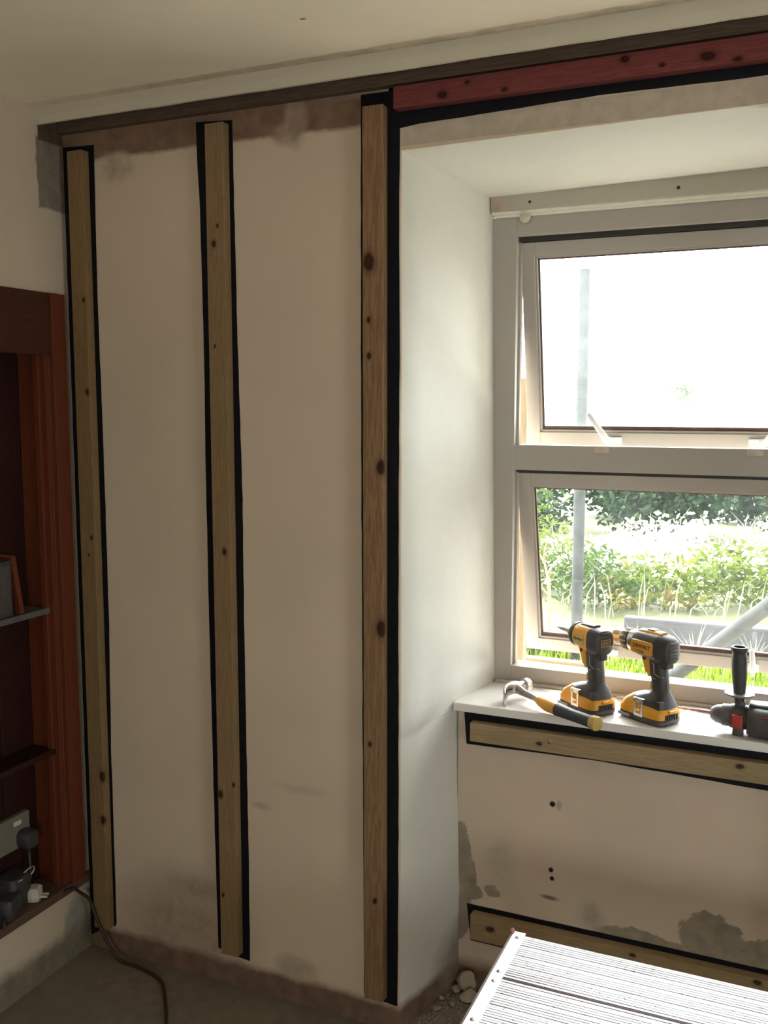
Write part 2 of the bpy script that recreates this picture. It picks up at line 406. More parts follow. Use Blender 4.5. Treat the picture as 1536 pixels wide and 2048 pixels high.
# lump of black chargers on the ledge
def black_adaptor(x, y, z, sx, sy, sz, rz, lab):
    t = empty('power_adaptor', (x, y, z), rz, lab, 'adaptor')
    b = MB(); b.loft([((0, 0, 0), (sx * .92, 0, 0), (0, sy * .92, 0), 4), ((0, 0, .004), (sx, 0, 0), (0, sy, 0), 4), ((0, 0, sz - .006), (sx, 0, 0), (0, sy, 0), 4), ((0, 0, sz), (sx * .88, 0, 0), (0, sy * .88, 0), 4)], 24)
    b.build('case', m_blk, t, angle=40)
    b = MB(); b.tube([(0, -sy, .012), (.005, -sy - .012, .014), (.012, -sy - .03, .005)], .003); b.build('flex', m_blk, t, smooth=True)
black_adaptor(-.045, -.215, .2125, .030, .036, .075, .1, 'tall black power adaptor standing on the cupboard ledge under the socket')
black_adaptor(-.012, -.262, .2125, .020, .035, .050, .4, 'low black power adaptor at front of the cupboard ledge')
b = MB(); pts = []
for i in range(30):
    a = i / 29 * 5.2; pts.append((-.012 + .018 * math.cos(a), -.208 + .022 * math.sin(a), .296 + .010 * math.sin(a * 1.3) - i * .0004))
b.tube(pts, .0017, 8); tag(b.build('white_wire', m_wire, smooth=True), 'thin white wire curled over the black adaptors', 'wire')
t = empty('travel_plug', (-.018, -.178, .2125), .5, 'white angular mains plug lying on the cupboard ledge near the corner', 'plug')
b = MB(); b.loft([((0, 0, 0), (.017, 0, 0), (0, .019, 0), 5), ((0, 0, .010), (.019, 0, 0), (0, .022, 0), 5), ((0, 0, .026), (.018, 0, 0), (0, .021, 0), 5), ((0, 0, .032), (.011, 0, 0), (0, .014, 0), 5)], 8)
b.build('plug_body', m_white, t)
for k in (-.007, .007):
    b = MB(); b.box((.017, k - .002, .006), (.034, k + .002, .011), .0006); b.build('pin', m_white, t)
# shelf things
t = empty('speaker_box', (-.046, -.235, .930), 0, 'dark box standing on the upper cupboard shelf', 'box')
b = MB(); b.box((-.03, -.06, .0005), (.03, .03, .135), .004); b.build('case', m_blk, t)
b = MB(); b.box((.03, -.052, .012), (.0325, .022, .125), .002); b.build('front_panel', m_blk2, t)
t = empty('hardback_book', (-.045, -.178, .9305), 0, 'dark red book leaning beside the box on upper cupboard shelf', 'book')
b = MB(); b.M = Matrix.Rotation(math.radians(9), 4, 'X'); b.box((-.03, -.007, .002), (.028, -.0045, .145)); b.box((-.03, .0045, .002), (.028, .007, .145)); b.box((.0265, -.007, .002), (.03, .007, .145), .001)
b.build('cover', m_red, t)
b = MB(); b.M = Matrix.Rotation(math.radians(9), 4, 'X'); b.box((-.028, -.0045, .004), (.0265, .0045, .143)); b.build('pages', m_white, t)

# ------------------------------------------------------------------ cable on the floor
b = MB()
def spline(P, n=10):
    P = [Vector(p) for p in P]; out = []
    for i in range(len(P) - 1):
        p0, p1, p2, p3 = P[max(i - 1, 0)], P[i], P[i + 1], P[min(i + 2, len(P) - 1)]
        for k in range(n):
            t = k / n; out.append(.5 * ((2 * p1) + (-p0 + p2) * t + (2 * p0 - 5 * p1 + 4 * p2 - p3) * t * t + (-p0 + 3 * p1 - 3 * p2 + p3) * t ** 3))
    out.append(P[-1]); return out
b.tube(spline([(.019, -.11, .208), (.0195, -.080, .2), (.022, -.062, .182), (.030, -.036, .150), (.048, -.034, .105), (.075, -.036, .06), (.12, -.040, .012), (.1865, -.040, .0045), (.268, -.0627, .0045), (.3286, -.1239, .0045), (.385, -.1963, .0045), (.43, -.28, .0045), (.46, -.4, .0045), (.47, -.6, .0045)], 10), .0042, 8)
tag(b.build('power_cable', m_cable, smooth=True), 'dark brown cable running from the cupboard ledge across the concrete floor', 'cable')

# ------------------------------------------------------------------ black membrane strips and battens
def membrane(name, pts, y, label, th=.0012, rag=.0006, seed=1, close=True):
    """outline in x,z ; subdivided and slightly ragged, swept in y"""
    rng = random.Random(seed); P = []
    n = len(pts)
    for i in range(n):
        a, c = Vector(pts[i]), Vector(pts[(i + 1) % n]); L = (c - a).length; k = max(1, int(L / .035))
        for j in range(k):
            p = a.lerp(c, j / k); nrm = Vector((-(c - a).y, (c - a).x)).normalized()
            P.append(p + nrm * rng.uniform(-rag, rag))
    b = MB(); b.prism([(p.x, y, p.y) for p in P], (0, -th, 0))
    o = b.build(name, m_membrane); tag(o, label, 'damp membrane', 'black membrane strips behind battens'); o.pop('group', None) if hasattr(o, 'pop') else None
    return o
membrane('membrane_strip', [(.001, 2.046), (.001, .033), (.004, .031), (.062, .066), (.082, .072), (.0855, .082), (.0863, .549), (.0931, .876), (.0939, 1.316), (.0906, 1.68), (.094, 2.042)], -.0005,
         'black membrane strip behind the batten in the left wall corner', seed=1)
membrane('membrane_strip', [(.3851, 2.0604), (.3922, 1.868), (.3952, 1.61), (.3934, 1.2047), (.3944, .8437), (.3969, .47), (.4012, .0892), (.445, .080), (.4923, .0765), (.493, .3608), (.4912, .8539), (.4925, 1.2087), (.4857, 1.6073), (.4818, 2.0548)], -.0005,
         'black membrane strip behind the middle upright batten', seed=2)
membrane('membrane_strip', [(.7978, 2.0688), (.7977, 2.0438), (.7962, 1.5444), (.797, .9992), (.7991, .4209), (.7995, .0751), (.845, .066), (.884, .0635), (.8855, .4379), (.8848, .8955), (.8842, 1.2247), (.8865, 1.5424), (.8845, 1.8288), (.886, 1.992), (.9303, 1.9967), (1.0993, 2.0012), (1.2945, 2.0071), (1.4743, 2.0048), (1.5885, 2.0044), (1.98, 2.005), (1.98, 2.0685)], -.0005,
         'black membrane strip down beside the window and along under the red batten', seed=3)
membrane('membrane_strip', [(.9555, .6985), (.962, .6155), (1.28, .6215), (1.64, .611), (1.95, .612), (1.95, .6985)], .2395,
         'black membrane strip behind the batten just under the window sill', seed=4)
membrane('membrane_strip', [(.9665, .2105), (.9775, .1165), (1.0588, .1165), (1.65, .112), (1.95, .112), (1.95, .2085), (1.6547, .2095)], .2395,
         'black membrane strip behind the low batten near the floor', seed=5)

YB = -.0018
def batten(a, c, mat, label, group=None, screws=()):
    b = MB(); b.box(a, c, .0015)
    t = b.build('timber_batten', mat); tag(t, label, 'batten', group)
    for p, ax in screws:
        s = MB(); s.lathe([(0, .0022), (-.0008, .0042), (-.0012, .0044), (-.0016, .0036)], p, 'Y', 14); s.build('screw_head', m_steel, t, angle=40)
    return t
P1, P2 = (.33, .26, .125), (.46, .37, .19)
batten((.0343, -.0268, .072), (.0790, YB, 2.0275), wood('treated_pine_corner', (.20, .125, .05), (.30, .19, .09), 2, [((.071, -.0268, 1.678), .004), ((.0715, -.0268, 1.459), .005), ((.070, -.0268, 1.10), .004), ((.060, -.0268, 1.056), .003), ((.0775, -.0268, .4855), .009), ((.075, -.0268, .37), .008)], green=.4),
       'upright pine batten in the left corner with green tint')
batten((.4260, -.0268, .0945), (.4735, YB, 2.0465), wood('treated_pine_middle', (.23, .14, .065), (.34, .225, .115), 2, [((.455, -.0268, 1.8239), .0035), ((.4448, -.0268, 1.7854), .006), ((.457, -.0268, 1.0899), .006), ((.4325, -.0268, .5005), .007), ((.470, -.0268, .53), .004), ((.4422, -.0268, 1.56), .003), ((.4357, -.0268, .2463), .004)], off=(3, 1, 2), green=.3),
       'middle upright pine batten with black strip wider at its left')
batten((.8120, -.0268, .0805), (.8585, YB, 2.0375), wood('browner_pine_window_side', (.20, .105, .05), (.34, .215, .11), 2, [((.827, -.0268, 1.7238), .013), ((.8267, -.0268, 1.605), .0045), ((.8266, -.0268, 1.53), .005), ((.8545, -.0268, 1.2952), .011), ((.8565, -.0268, .945), .013), ((.8274, -.0268, .683), .004), ((.8391, -.0268, .3197), .005)], off=(7, 4, 1), rings=.7),
       'brown-streaked upright batten with large knots at the window corner')
batten((.8815, -.0268, 2.0245), (1.99, YB, 2.0675), wood('red_batten', (.16, .035, .032), (.24, .06, .055), 0, [((.988, -.0268, 2.0382), .007), ((1.3438, -.0268, 2.0573), .006), ((1.4882, -.0268, 2.0420), .009), ((1.5387, -.0268, 2.0304), .005), ((1.411, -.0268, 2.0376), .004), ((1.1165, -.0268, 2.033), .004), ((1.04, -.0268, 2.055), .004)], off=(2, 2, 2)),
       'red-treated horizontal batten above the window')
batten((.9780, .2132, .6325), (1.90, .2382, .6775), wood('treated_pine_sill', (.29, .20, .105), (.42, .31, .18), 0, [((1.146, .2132, .6511), .005), ((1.5811, .2132, .665), .006)], off=(5, 5, 0), green=.3),
       'horizontal pine batten just under the window sill', screws=[((1.1705, .2130, .6582), 'Y')])
batten((.9840, .2132, .1345), (1.90, .2382, .1985), wood('treated_pine_floor', (.26, .17, .085), (.38, .26, .14), 0, [((1.0344, .2132, .1721), .007), ((1.371, .2132, .1882), .005), ((1.6354, .2132, .190), .006)], off=(1, 8, 3), green=.2),
       'lowest horizontal pine batten behind the aluminium platform')

# ------------------------------------------------------------------ window
WX1 = 1.84
WIN = empty('window_1', (1.4, .45, .72)); WIN['kind'] = 'structure'
def wb(name, boxes, mat, bev=.001, parent=WIN, smooth=False):
    b = MB(); b.M = Matrix.Translation((-1.4, -.45, -.72))
    for a, c in boxes: b.box(a, c, bev)
    return b.build(name, mat, parent)
fy0, fy1 = .430, .490
OL, OR = 1.013, 1.80       # opening
wb('frame', [((.945, fy0, .7205), (OL, fy1, 1.880)), ((OR, fy0, .7205), (1.90, fy1, 1.880)),
             ((OL, fy0, 1.834), (OR, fy1, 1.880)), ((OL, fy0, .7205), (OR, fy1, .766)), ((OL, fy0, 1.266), (OR, fy1, 1.3285))], m_upvc, .0015)
# inner rebate lip of the frame, light edge
wb('inner_bead', [((OL, .452, .766), (OL + .006, .466, 1.266)), ((OL, .452, 1.3285), (OL + .006, .466, 1.834)),
                  ((OR - .006, .452, .766), (OR, .466, 1.266)), ((OR - .006, .452, 1.3285), (OR, .466, 1.834)),], m_upvc)
wb('head_seal', [((OL + .001, .446, 1.822), (OR - .001, .475, 1.834)), ((OL + .001, .449, 1.2595), (OR - .001, .475, 1.2665))], m_blackrub, .0005)
wb('outer_sill', [((.95, .491, .700), (1.90, .560, .722))], m_upvc, .003)
wb('keep', [((1.213, .4285, 1.313), (1.247, .4305, 1.326)), ((1.557, .4285, 1.313), (1.592, .4305, 1.326))], simple('keep_tan_plastic', (.60, .50, .40), .4), .0005)
def sash(px_z, length, ang, W, gl, lab):
    """top hung sash, hinge on (y=.452, z=px_z)"""
    M = Matrix.Translation((-1.4, -.45, -.72)) @ Matrix.Translation((0, .452, px_z)) @ Matrix.Rotation(math.radians(ang), 4, 'X')
    L, R = OL + .003, OR - .003
    def mk(name, boxes, mat, bev=.001):
        b = MB(); b.M = M
        for a, c in boxes: b.box(a, c, bev)
        return b.build(name, mat, S_)
    b = MB(); b.M = M
    for a, c in [((L, 0, -length), (L + W, .045, 0)), ((R - W, 0, -length), (R, .045, 0)), ((L + W, 0, -W), (R - W, .045, 0)), ((L + W, 0, -length), (R - W, .045, -length + W))]: b.box(a, c, .0015)
    S_ = b.build('opening_sash', m_upvc, WIN)
    # sloped glazing bead
    i = .0055
    b = MB(); b.M = M
    x0, x1, z0, z1 = L + W, R - W, -length + W, -W
    def bead(P, Q, inn):
        pass
    for (a, c) in [((x0, .004, z0), (x0 + i, .014, z1)), ((x1 - i, .004, z0), (x1, .014, z1)), ((x0, .004, z1 - i), (x1, .014, z1)), ((x0, .004, z0), (x1, .014, z0 + i))]: b.box(a, c, .001)
    b.build('glazing_bead', m_upvc, S_)
    g = .010
    mk('gasket', [((x0 + i, .012, z0), (x0 + g, .017, z1)), ((x1 - g, .012, z0), (x1 - i, .017, z1)), ((x0, .012, z1 - g), (x1, .017, z1 - i)), ((x0, .0105, z0 + i), (x1, .017, z0 + g + .004))], m_gask, .0005)
    mk('glass_pane', [((x0 + .001, .0175, z0 + .001), (x1 - .001, .0195, z1 - .001))], gl, 0)
    mk('weather_seal', [((L, .0455, -length + .002), (L + .004, .049, -.004)), ((L, .0455, -length), (R, .049, -length + .004)), ((R - .004, .0455, -length + .002), (R, .049, -.004))], m_gask, .0005)
    # faint mitre lines are part of the moulding
    return S_, M, L, R
S1, M1, L1, R1 = sash(1.8205, .505, 10.9, .0335, m_glass, 'upper')
S2, M2, L2, R2 = sash(1.2575, .495, 14.2, .0335, m_glass2, 'lower')
def handle(M, S_, x, length, arm, flip=1):
    z = -length + .016
    b = MB(); b.M = M
    b.box((x - .012 * flip, -.007, z - .008), (x + .032 * flip, 0, z + .008), .0025)
    b.loft([((x, -.008, z), (.011, 0, 0), (0, 0, .010), 2.5), ((x, -.022, z), (.009, 0, 0), (0, 0, .009), 2.5)], 16)
    h = b.build('handle', m_white_h, S_, angle=40)
    b = MB(); b.M = M
    a = Vector((x, -.020, z)); e = Vector((x - arm[0] * flip, -.030, z + arm[1]))
    b.loft([(a + (a - e).normalized() * .006, (.006, 0, .003), (0, .005, 0), 3), (a, (.0085, 0, .005), (0, .0065, 0), 3), (a.lerp(e, .3), (.0065, 0, .0035), (0, .005, 0), 3), (a.lerp(e, .9), (.0055, 0, .003), (0, .004, 0), 3), (e, (.0045, 0, .002), (0, .003, 0), 3)], 14)
    b.build('lever', m_white_h, h, angle=40)
    b = MB(); b.M = M
    b.box((x - .005, -.014, z - .022), (x + .004, -.007, z - .007), .001); b.build('catch', m_chrome, h)
m_white_h = simple('white_handle', (.80, .79, .77), .3, var=.02)
handle(M1, S1, 1.226, .505, (.046, .072)); handle(M1, S1, 1.585, .505, (.046, .072), -1)
handle(M2, S2, 1.226, .495, (.004, .055)); handle(M2, S2, 1.585, .495, (-.004, .06), -1)
# boxed board and mouldings above the frame
b = MB()
b.box((.9505, .412, 1.8925), (1.905, .455, 1.938), .001)
struct(b.build('trim_3', m_board))
b = MB(); b.box((.951, .417, 1.886), (1.905, .455, 1.8927), .0015); b.box((.960, .424, 1.879), (1.905, .455, 1.8862), .0015)
struct(b.build('trim_5', simple('lightened_cream_paint', (.86, .82, .70), .3, var=.03)))  # paint lightened to show the light these mouldings catch
b = MB(); b.lathe([(0, .0135), (-.003, .0135), (-.0045, .011)], (1.0348, .4235, 1.8765), 'Y', 22); b.box((1.0325, .4165, 1.871), (1.0355, .4195, 1.880), .0005)
b.box((1.026, .412, 1.884), (1.040, .4235, 1.889), .002)
tag(b.build('round_cap', m_trim, angle=40), 'small round painted cap at the top left of the window frame', 'cap')
# inner window board
b = MB(); P = []
b.prism([(.934, .2215, .7005), (.936, .2185, .7205 - .003), (.936, .2185, .7005)], (.0001, 0, 0)) if False else None
b.box((.9335, .2185, .7002), (1.905, .4295, .7205), .0025)
sill = b.build('window_sill', m_sill); tag(sill, 'white window sill board carrying the power tools', 'sill')
b = MB(); b.box((.975, .418, .7208), (1.90, .4297, .7285), .002); struct(b.build('trim_6', m_upvc))

# ------------------------------------------------------------------ power tools
def tool_common(t, W, feet):
    """battery and foot, local X forward"""
    # battery black tray
    b = MB()
    b.loft([((.008, 0, 0), (.056, 0, 0), (0, .034, 0), 5), ((.008, 0, .003), (.060, 0, 0), (0, .0385, 0), 5), ((.008, 0, .012), (.061, 0, 0), (0, .039, 0), 5), ((.008, 0, .016), (.058, 0, 0), (0, .037, 0), 5)], 32)
    b.build('battery_tray', m_blk2, t, angle=40)
    b = MB()
    b.loft([((.008, 0, .0145), (.0605, 0, 0), (0, .0385, 0), 5), ((.008, 0, .024), (.0605, 0, 0), (0, .0385, 0), 5), ((.006, 0, .034), (.055, 0, 0), (0, .036, 0), 4), ((0, 0, .040), (.046, 0, 0), (0, .031, 0), 4)], 32)
    bat = b.build('battery_pack', m_yel, t, angle=40)
    b = MB()
    for k in range(5): b.box((-.0555, -.016 + k * .007, .013), (-.0522, -.0125 + k * .007, .023), .0005)
    b.box((-.0535, -.019, .011), (-.0515, .0205, .025), .0005)
    b.build('battery_grille', m_blk, bat)
    b = MB(); b.box((-.056, -.010, .027), (-.046, .010, .033), .002); b.build('release_button', m_yel, bat)
    for s in (-1, 1):
        b = MB(); b.box((.030, s * .0395 - .001, .004), (.062, s * .0395 + .001, .011), .0008)
        b.build('data_label', simple('grey_label', (.35, .34, .34), .5), bat)
    # yellow wedge of the foot running forward
    b = MB()
    b.loft([((.030, 0, .030), (.036, 0, 0), (0, .0365, 0), 4), ((.028, 0, .040), (.030, 0, 0), (0, .034, 0), 4), ((.020, 0, .052), (.022, 0, 0), (0, .024, 0), 3.5)], 28)
    b.build('foot_wedge', m_yel, t, angle=40)
    # black rubber foot
    b = MB()
    b.loft([((-.004, 0, .036), (.046, 0, 0), (0, .033, 0), 4), ((-.002, 0, .046), (.044, 0, 0), (0, .032, 0), 4), ((-.010, 0, .055), (.034, 0, 0), (0, .027, 0), 3.5), ((-.020, 0, .062), (.0225, 0, 0), (0, .0195, 0), 3), ((-.021, 0, .070), (.019, 0, 0), (0, .0165, 0), 2.6)], 28)
    b.build('rubber_foot', m_blk, t, angle=50)
    b = MB(); b.box((-.047, .018, .036), (-.036, .0335, .054), .002); b.build('rear_lug', m_blk, t)
    # belt hook on the viewer side (-Y faces the room after rotation)
    b = MB(); sy = .0355
    b.box((-.006, sy, .012), (.018, sy + .0035, .0185), .0008); b.box((-.006, sy, .018), (-.0005, sy + .0035, .048), .0008); b.box((.0125, sy, .018), (.018, sy + .0035, .048), .0008); b.box((-.006, sy, .042), (.018, sy + .0035, .052), .0008)
    b.box((.001, sy + .0015, .024), (.012, sy + .0045, .029), .0008)
    b.box((.0175, sy - .004, .040), (.021, sy + .0035, .050), .0008)
    b.box((-.006, sy - .006, .043), (.004, sy + .001, .051), .0008)
    b.build('belt_hook', m_chrome, t)

def handle_grip(t, top):
    b = MB()
    b.loft([((-.021, 0, .064), (.0195, 0, 0), (0, .0165, 0), 2.6), ((-.020, 0, .080), (.0185, 0, 0), (0, .0155, 0), 2.5), ((-.018, 0, .095), (.0185, 0, 0), (0, .0160, 0), 2.5),
            ((-.014, 0, .112), (.0195, 0, 0), (0, .0165, 0), 2.5), ((-.012, 0, .126), (.0195, 0, 0), (0, .0165, 0), 2.5), ((-.014, 0, top), (.024, 0, 0), (0, .019, 0), 2.8)], 24)
    g = b.build('handle_grip', m_blk, t, angle=60)
    for s in (-1, 1):
        b = MB()
        b.loft([((.0005, s * .0130, .098), (.003, 0, 0), (0, .0022, 0), 2), ((.002, s * .0140, .106), (.0048, 0, 0), (0, .003, 0), 2), ((.005, s * .0140, .122), (.004, 0, 0), (0, .003, 0), 2), ((.0075, s * .0125, .130), (.002, 0, 0), (0, .002, 0), 2)], 12)
        b.loft([((-.006, s * .0125, .072), (.0026, 0, 0), (0, .002, 0), 3), ((-.006, s * .0135, .088), (.0030, 0, 0), (0, .0022, 0), 3)], 12)
        b.build('yellow_inset', m_yeldull, g, smooth=True)
        b = MB(); b.tube([(-.006, s * .0165, .136), (-.014, s * .0168, .125), (-.016, s * .0172, .108), (-.026, s * .0152, .102), (-.036, s * .007, .1005)], .0006, 6)
        b.tube([(.001, s * .0145, .088), (-.004, s * .0155, .094), (-.014, s * .0166, .096), (-.028, s * .0135, .096), (-.0365, s * .004, .0955)], .0006, 6)
        b.build('seam_line', simple('pale_seam', (.45, .44, .42), .4), g, smooth=True)
    # trigger
    b = MB(); b.loft([((.012, 0, .104), (.004, 0, 0), (0, .008, 0), 3), ((.0165, 0, .112), (.006, 0, 0), (0, .009, 0), 3), ((.015, 0, .125), (.007, 0, 0), (0, .009, 0), 3), ((.020, 0, .137), (.009, 0, 0), (0, .009, 0), 3)], 16)
    b.build('trigger', m_blk2, t, angle=50)
    b = MB(); b.loft([((.004, 0, .106), (.008, 0, 0), (0, .0172, 0), 4), ((.008, 0, .125), (.010, 0, 0), (0, .0178, 0), 4), ((.010, 0, top), (.016, 0, 0), (0, .020, 0), 4)], 20)
    tg = b.build('trigger_housing', m_yel, t, angle=50)
    for s in (-1, 1):
        b = MB(); b.lathe([(0, .0045), (s * .003, .0040)], (.010, s * .0178, top - .006), 'Y', 12)
        b.build('direction_button', m_blk, tg, angle=40)

def headloft(L, c):
    # L: (x, halfwidth, halfheight, zc, exp)
    b = MB(); b.loft([((x, 0, zc), (0, hw, 0), (0, 0, hh), ex) for x, hw, hh, zc, ex in L], 32); return b

def badge(t, txt, x, y, z, size, side, sub=None):
    me = text_mesh(txt, size)
    R = Matrix.Rotation(math.pi / 2, 4, 'X')
    # side=+1: lettering on +Y face, reads from +Y
    M = Matrix.Translation((x, y, z)) @ (Matrix.Rotation(math.pi, 4, 'Z') if side > 0 else Matrix.Identity(4)) @ R
    me.transform(M); link('lettering', me, m_blk, t)

# impact driver ------------------------------------------------------
def impact(loc, rz, tilt=0):
    t = empty('impact_driver', loc, rz, 'yellow and black impact driver with short body, left of the cordless drill', 'power tool')
    tool_common(t, 0, 0); handle_grip(t, .142)
    zc = .163
    b = headloft([(-.046, .018, .020, zc - .003, 2.8), (-.043, .025, .027, zc - .003, 2.8), (-.030, .0275, .030, zc - .003, 2.8), (-.014, .0278, .030, zc - .002, 2.8)], 0); b.build('rear_cap', m_blk, t, angle=45)
    b = headloft([(-.016, .0268, .0285, zc - .002, 2.8), (.010, .0262, .0275, zc, 2.6), (.034, .0255, .0262, zc + .001, 2.4), (.040, .0225, .024, zc + .001, 2.2)], 0); hb = b.build('motor_housing', m_yel, t, angle=45)
    b = headloft([(-.018, .0105, .006, zc + .0260, 3), (.020, .0105, .006, zc + .0245, 3), (.030, .009, .004, zc + .024, 3)], 0); b.build('top_rubber', m_blk, t, angle=45)
    b = MB(); b.box((-.044, -.010, .120), (-.020, .010, .140), .004); b.build('rear_neck', m_blk, t)
    b = headloft([(.038, .0265, .0275, zc + .001, 2.1), (.046, .0265, .0275, zc + .001, 2), (.054, .021, .022, zc + .001, 2), (.060, .015, .016, zc + .001, 2)], 0); b.build('nose_bumper', m_blk, t, angle=45)
    b = headloft([(.058, .0105, .0105, zc + .001, 2), (.072, .0102, .0102, zc + .001, 2), (.076, .0075, .0075, zc + .001, 2)], 0); b.build('bit_holder', m_steel, t, angle=45)
    b = headloft([(.074, .0055, .0055, zc + .001, 2), (.100, .0055, .0055, zc + .001, 2), (.106, .0030, .0030, zc + .001, 2), (.112, .0030, .0030, zc + .001, 2), (.117, .001, .001, zc + .001, 2)], 0); b.build('screwdriver_bit', m_steel, t, angle=45)
    for s in (-1, 1):
        b = MB(); b.box((-.006, s * .0255, zc - .014), (.030, s * .0272, zc + .008), .0008); pl = b.build('side_badge', m_yeldull, hb)
    badge(hb, 'DEWALT', .012, .0273, zc - .002, .0085, 1)
    # rear sticker frame
    b = MB(); x0, x1 = -.0478, -.0455
    for a, c in [((x0, -.013, zc + .004), (x1, .013, zc + .0052)), ((x0, -.013, zc - .010), (x1, .013, zc - .0088)), ((x0, -.013, zc - .010), (x1, -.0118, zc + .0052)), ((x0, .0118, zc - .010), (x1, .013, zc + .0052))]: b.box(a, c, 0)
    for k in range(3): b.box((x0, -.009, zc - .0065 + k * .0032), (x1, .009, zc - .0055 + k * .0032), 0)
    b.build('rear_sticker', m_yeldull, t)
    b = MB()
    for k in range(4): b.box((-.0465, -.012, zc + .0085 + k * .0034), (-.044, .012, zc + .0100 + k * .0034), .0003)
    b.build('rear_vents', m_blk2, t)
    return t
impact((1.2435, .2965, .7208), math.radians(143)).scale = (1.045, 1.045, 1.045)

def drill(loc, rz):
    t = empty('cordless_drill', loc, rz, 'yellow and black cordless drill with long chuck, between impact driver and rotary hammer', 'power tool')
    tool_common(t, 0, 0); handle_grip(t, .142)
    zc = .163
    b = headloft([(-.052, .016, .018, zc - .004, 2.8), (-.049, .023, .026, zc - .004, 2.8), (-.036, .0275, .031, zc - .003, 2.8), (-.022, .0285, .0315, zc - .002, 3)], 0); rc = b.build('rear_cap', m_blk, t, angle=45)
    b = MB()
    for k in range(6):
        z = zc - .020 + k * .0068; b.box((-.0535, -.014, z), (-.047, .014, z + .0022), .0006)
    b.build('rear_vents', m_blk2, rc)
    b = headloft([(-.024, .0272, .0300, zc - .001, 3), (.005, .0270, .0290, zc, 3), (.034, .0255, .0275, zc + .001, 2.6), (.044, .0235, .0255, zc + .001, 2.3)], 0); hb = b.build('motor_housing', m_blk2, t, angle=45)
    for s in (-1, 1):
        b = MB(); b.loft([((.012, s * .0262, zc - .003), (.0305, 0, 0), (0, 0, .0150), 7), ((.012, s * .0290, zc - .003), (.0295, 0, 0), (0, 0, .0142), 7)], 28); pl = b.build('side_badge', m_yel, hb, angle=40)
    badge(hb, 'DEWALT', .011, .0292, zc - .001, .0118, 1)
    b = MB()
    for k in range(3): b.box((.004 + 0 * k, .0290, zc - .0105 - k * .002), (.029 - k * .006, .0293, zc - .0096 - k * .002))
    b.build('small_print', m_blk, hb)
    b = headloft([(-.026, .012, .007, zc + .0265, 3), (.010, .013, .0075, zc + .0265, 3), (.036, .012, .006, zc + .0245, 3)], 0); b.build('top_shell', m_yel, t, angle=45)
    b = MB(); b.box((-.006, -.009, zc + .0325), (.014, .009, zc + .0352), .0015); b.build('speed_selector', m_blk, t)
    b = MB(); b.box((-.044, -.012, .120), (-.018, .012, .140), .004); b.build('rear_neck', m_blk, t)
    b = headloft([(.043, .0235, .0255, zc, 2.2), (.052, .0235, .025, zc, 2.1), (.060, .0225, .0240, zc, 2)], 0); b.build('mode_ring', m_chrome, t, angle=40)
    b = headloft([(.060, .0235, .0235, zc, 2), (.079, .0228, .0228, zc, 2), (.081, .021, .021, zc, 2)], 0); cr = b.build('torque_collar', m_blk, t, angle=40)
    b = MB()
    for k in range(14):
        a = 2 * math.pi * k / 14; b.tube([(.0625, .0234 * math.cos(a), zc + .0234 * math.sin(a)), (.078, .0229 * math.cos(a), zc + .0229 * math.sin(a))], .0017, 6)
    b.build('collar_ribs', m_yeldull, cr, smooth=True)
    b = headloft([(.081, .0195, .0195, zc, 2), (.084, .0205, .0205, zc, 2), (.087, .0195, .0195, zc, 2)], 0); b.build('gold_ring', simple('gold_ring', (.62, .45, .22), .35, .6), t, angle=40)
    b = headloft([(.087, .0190, .0190, zc, 2), (.104, .0186, .0186, zc, 2), (.112, .0165, .0165, zc, 2), (.120, .0110, .0110, zc, 2), (.123, .0075, .0075, zc, 2), (.1232, .003, .003, zc, 2)], 0); b.build('chuck', simple('bronze_chuck', (.36, .27, .20), .34, .8), t, angle=40)
    return t
    return t
drill((1.3880, .2835, .7208), math.radians(147)).scale = (1.045, 1.045, 1.045)

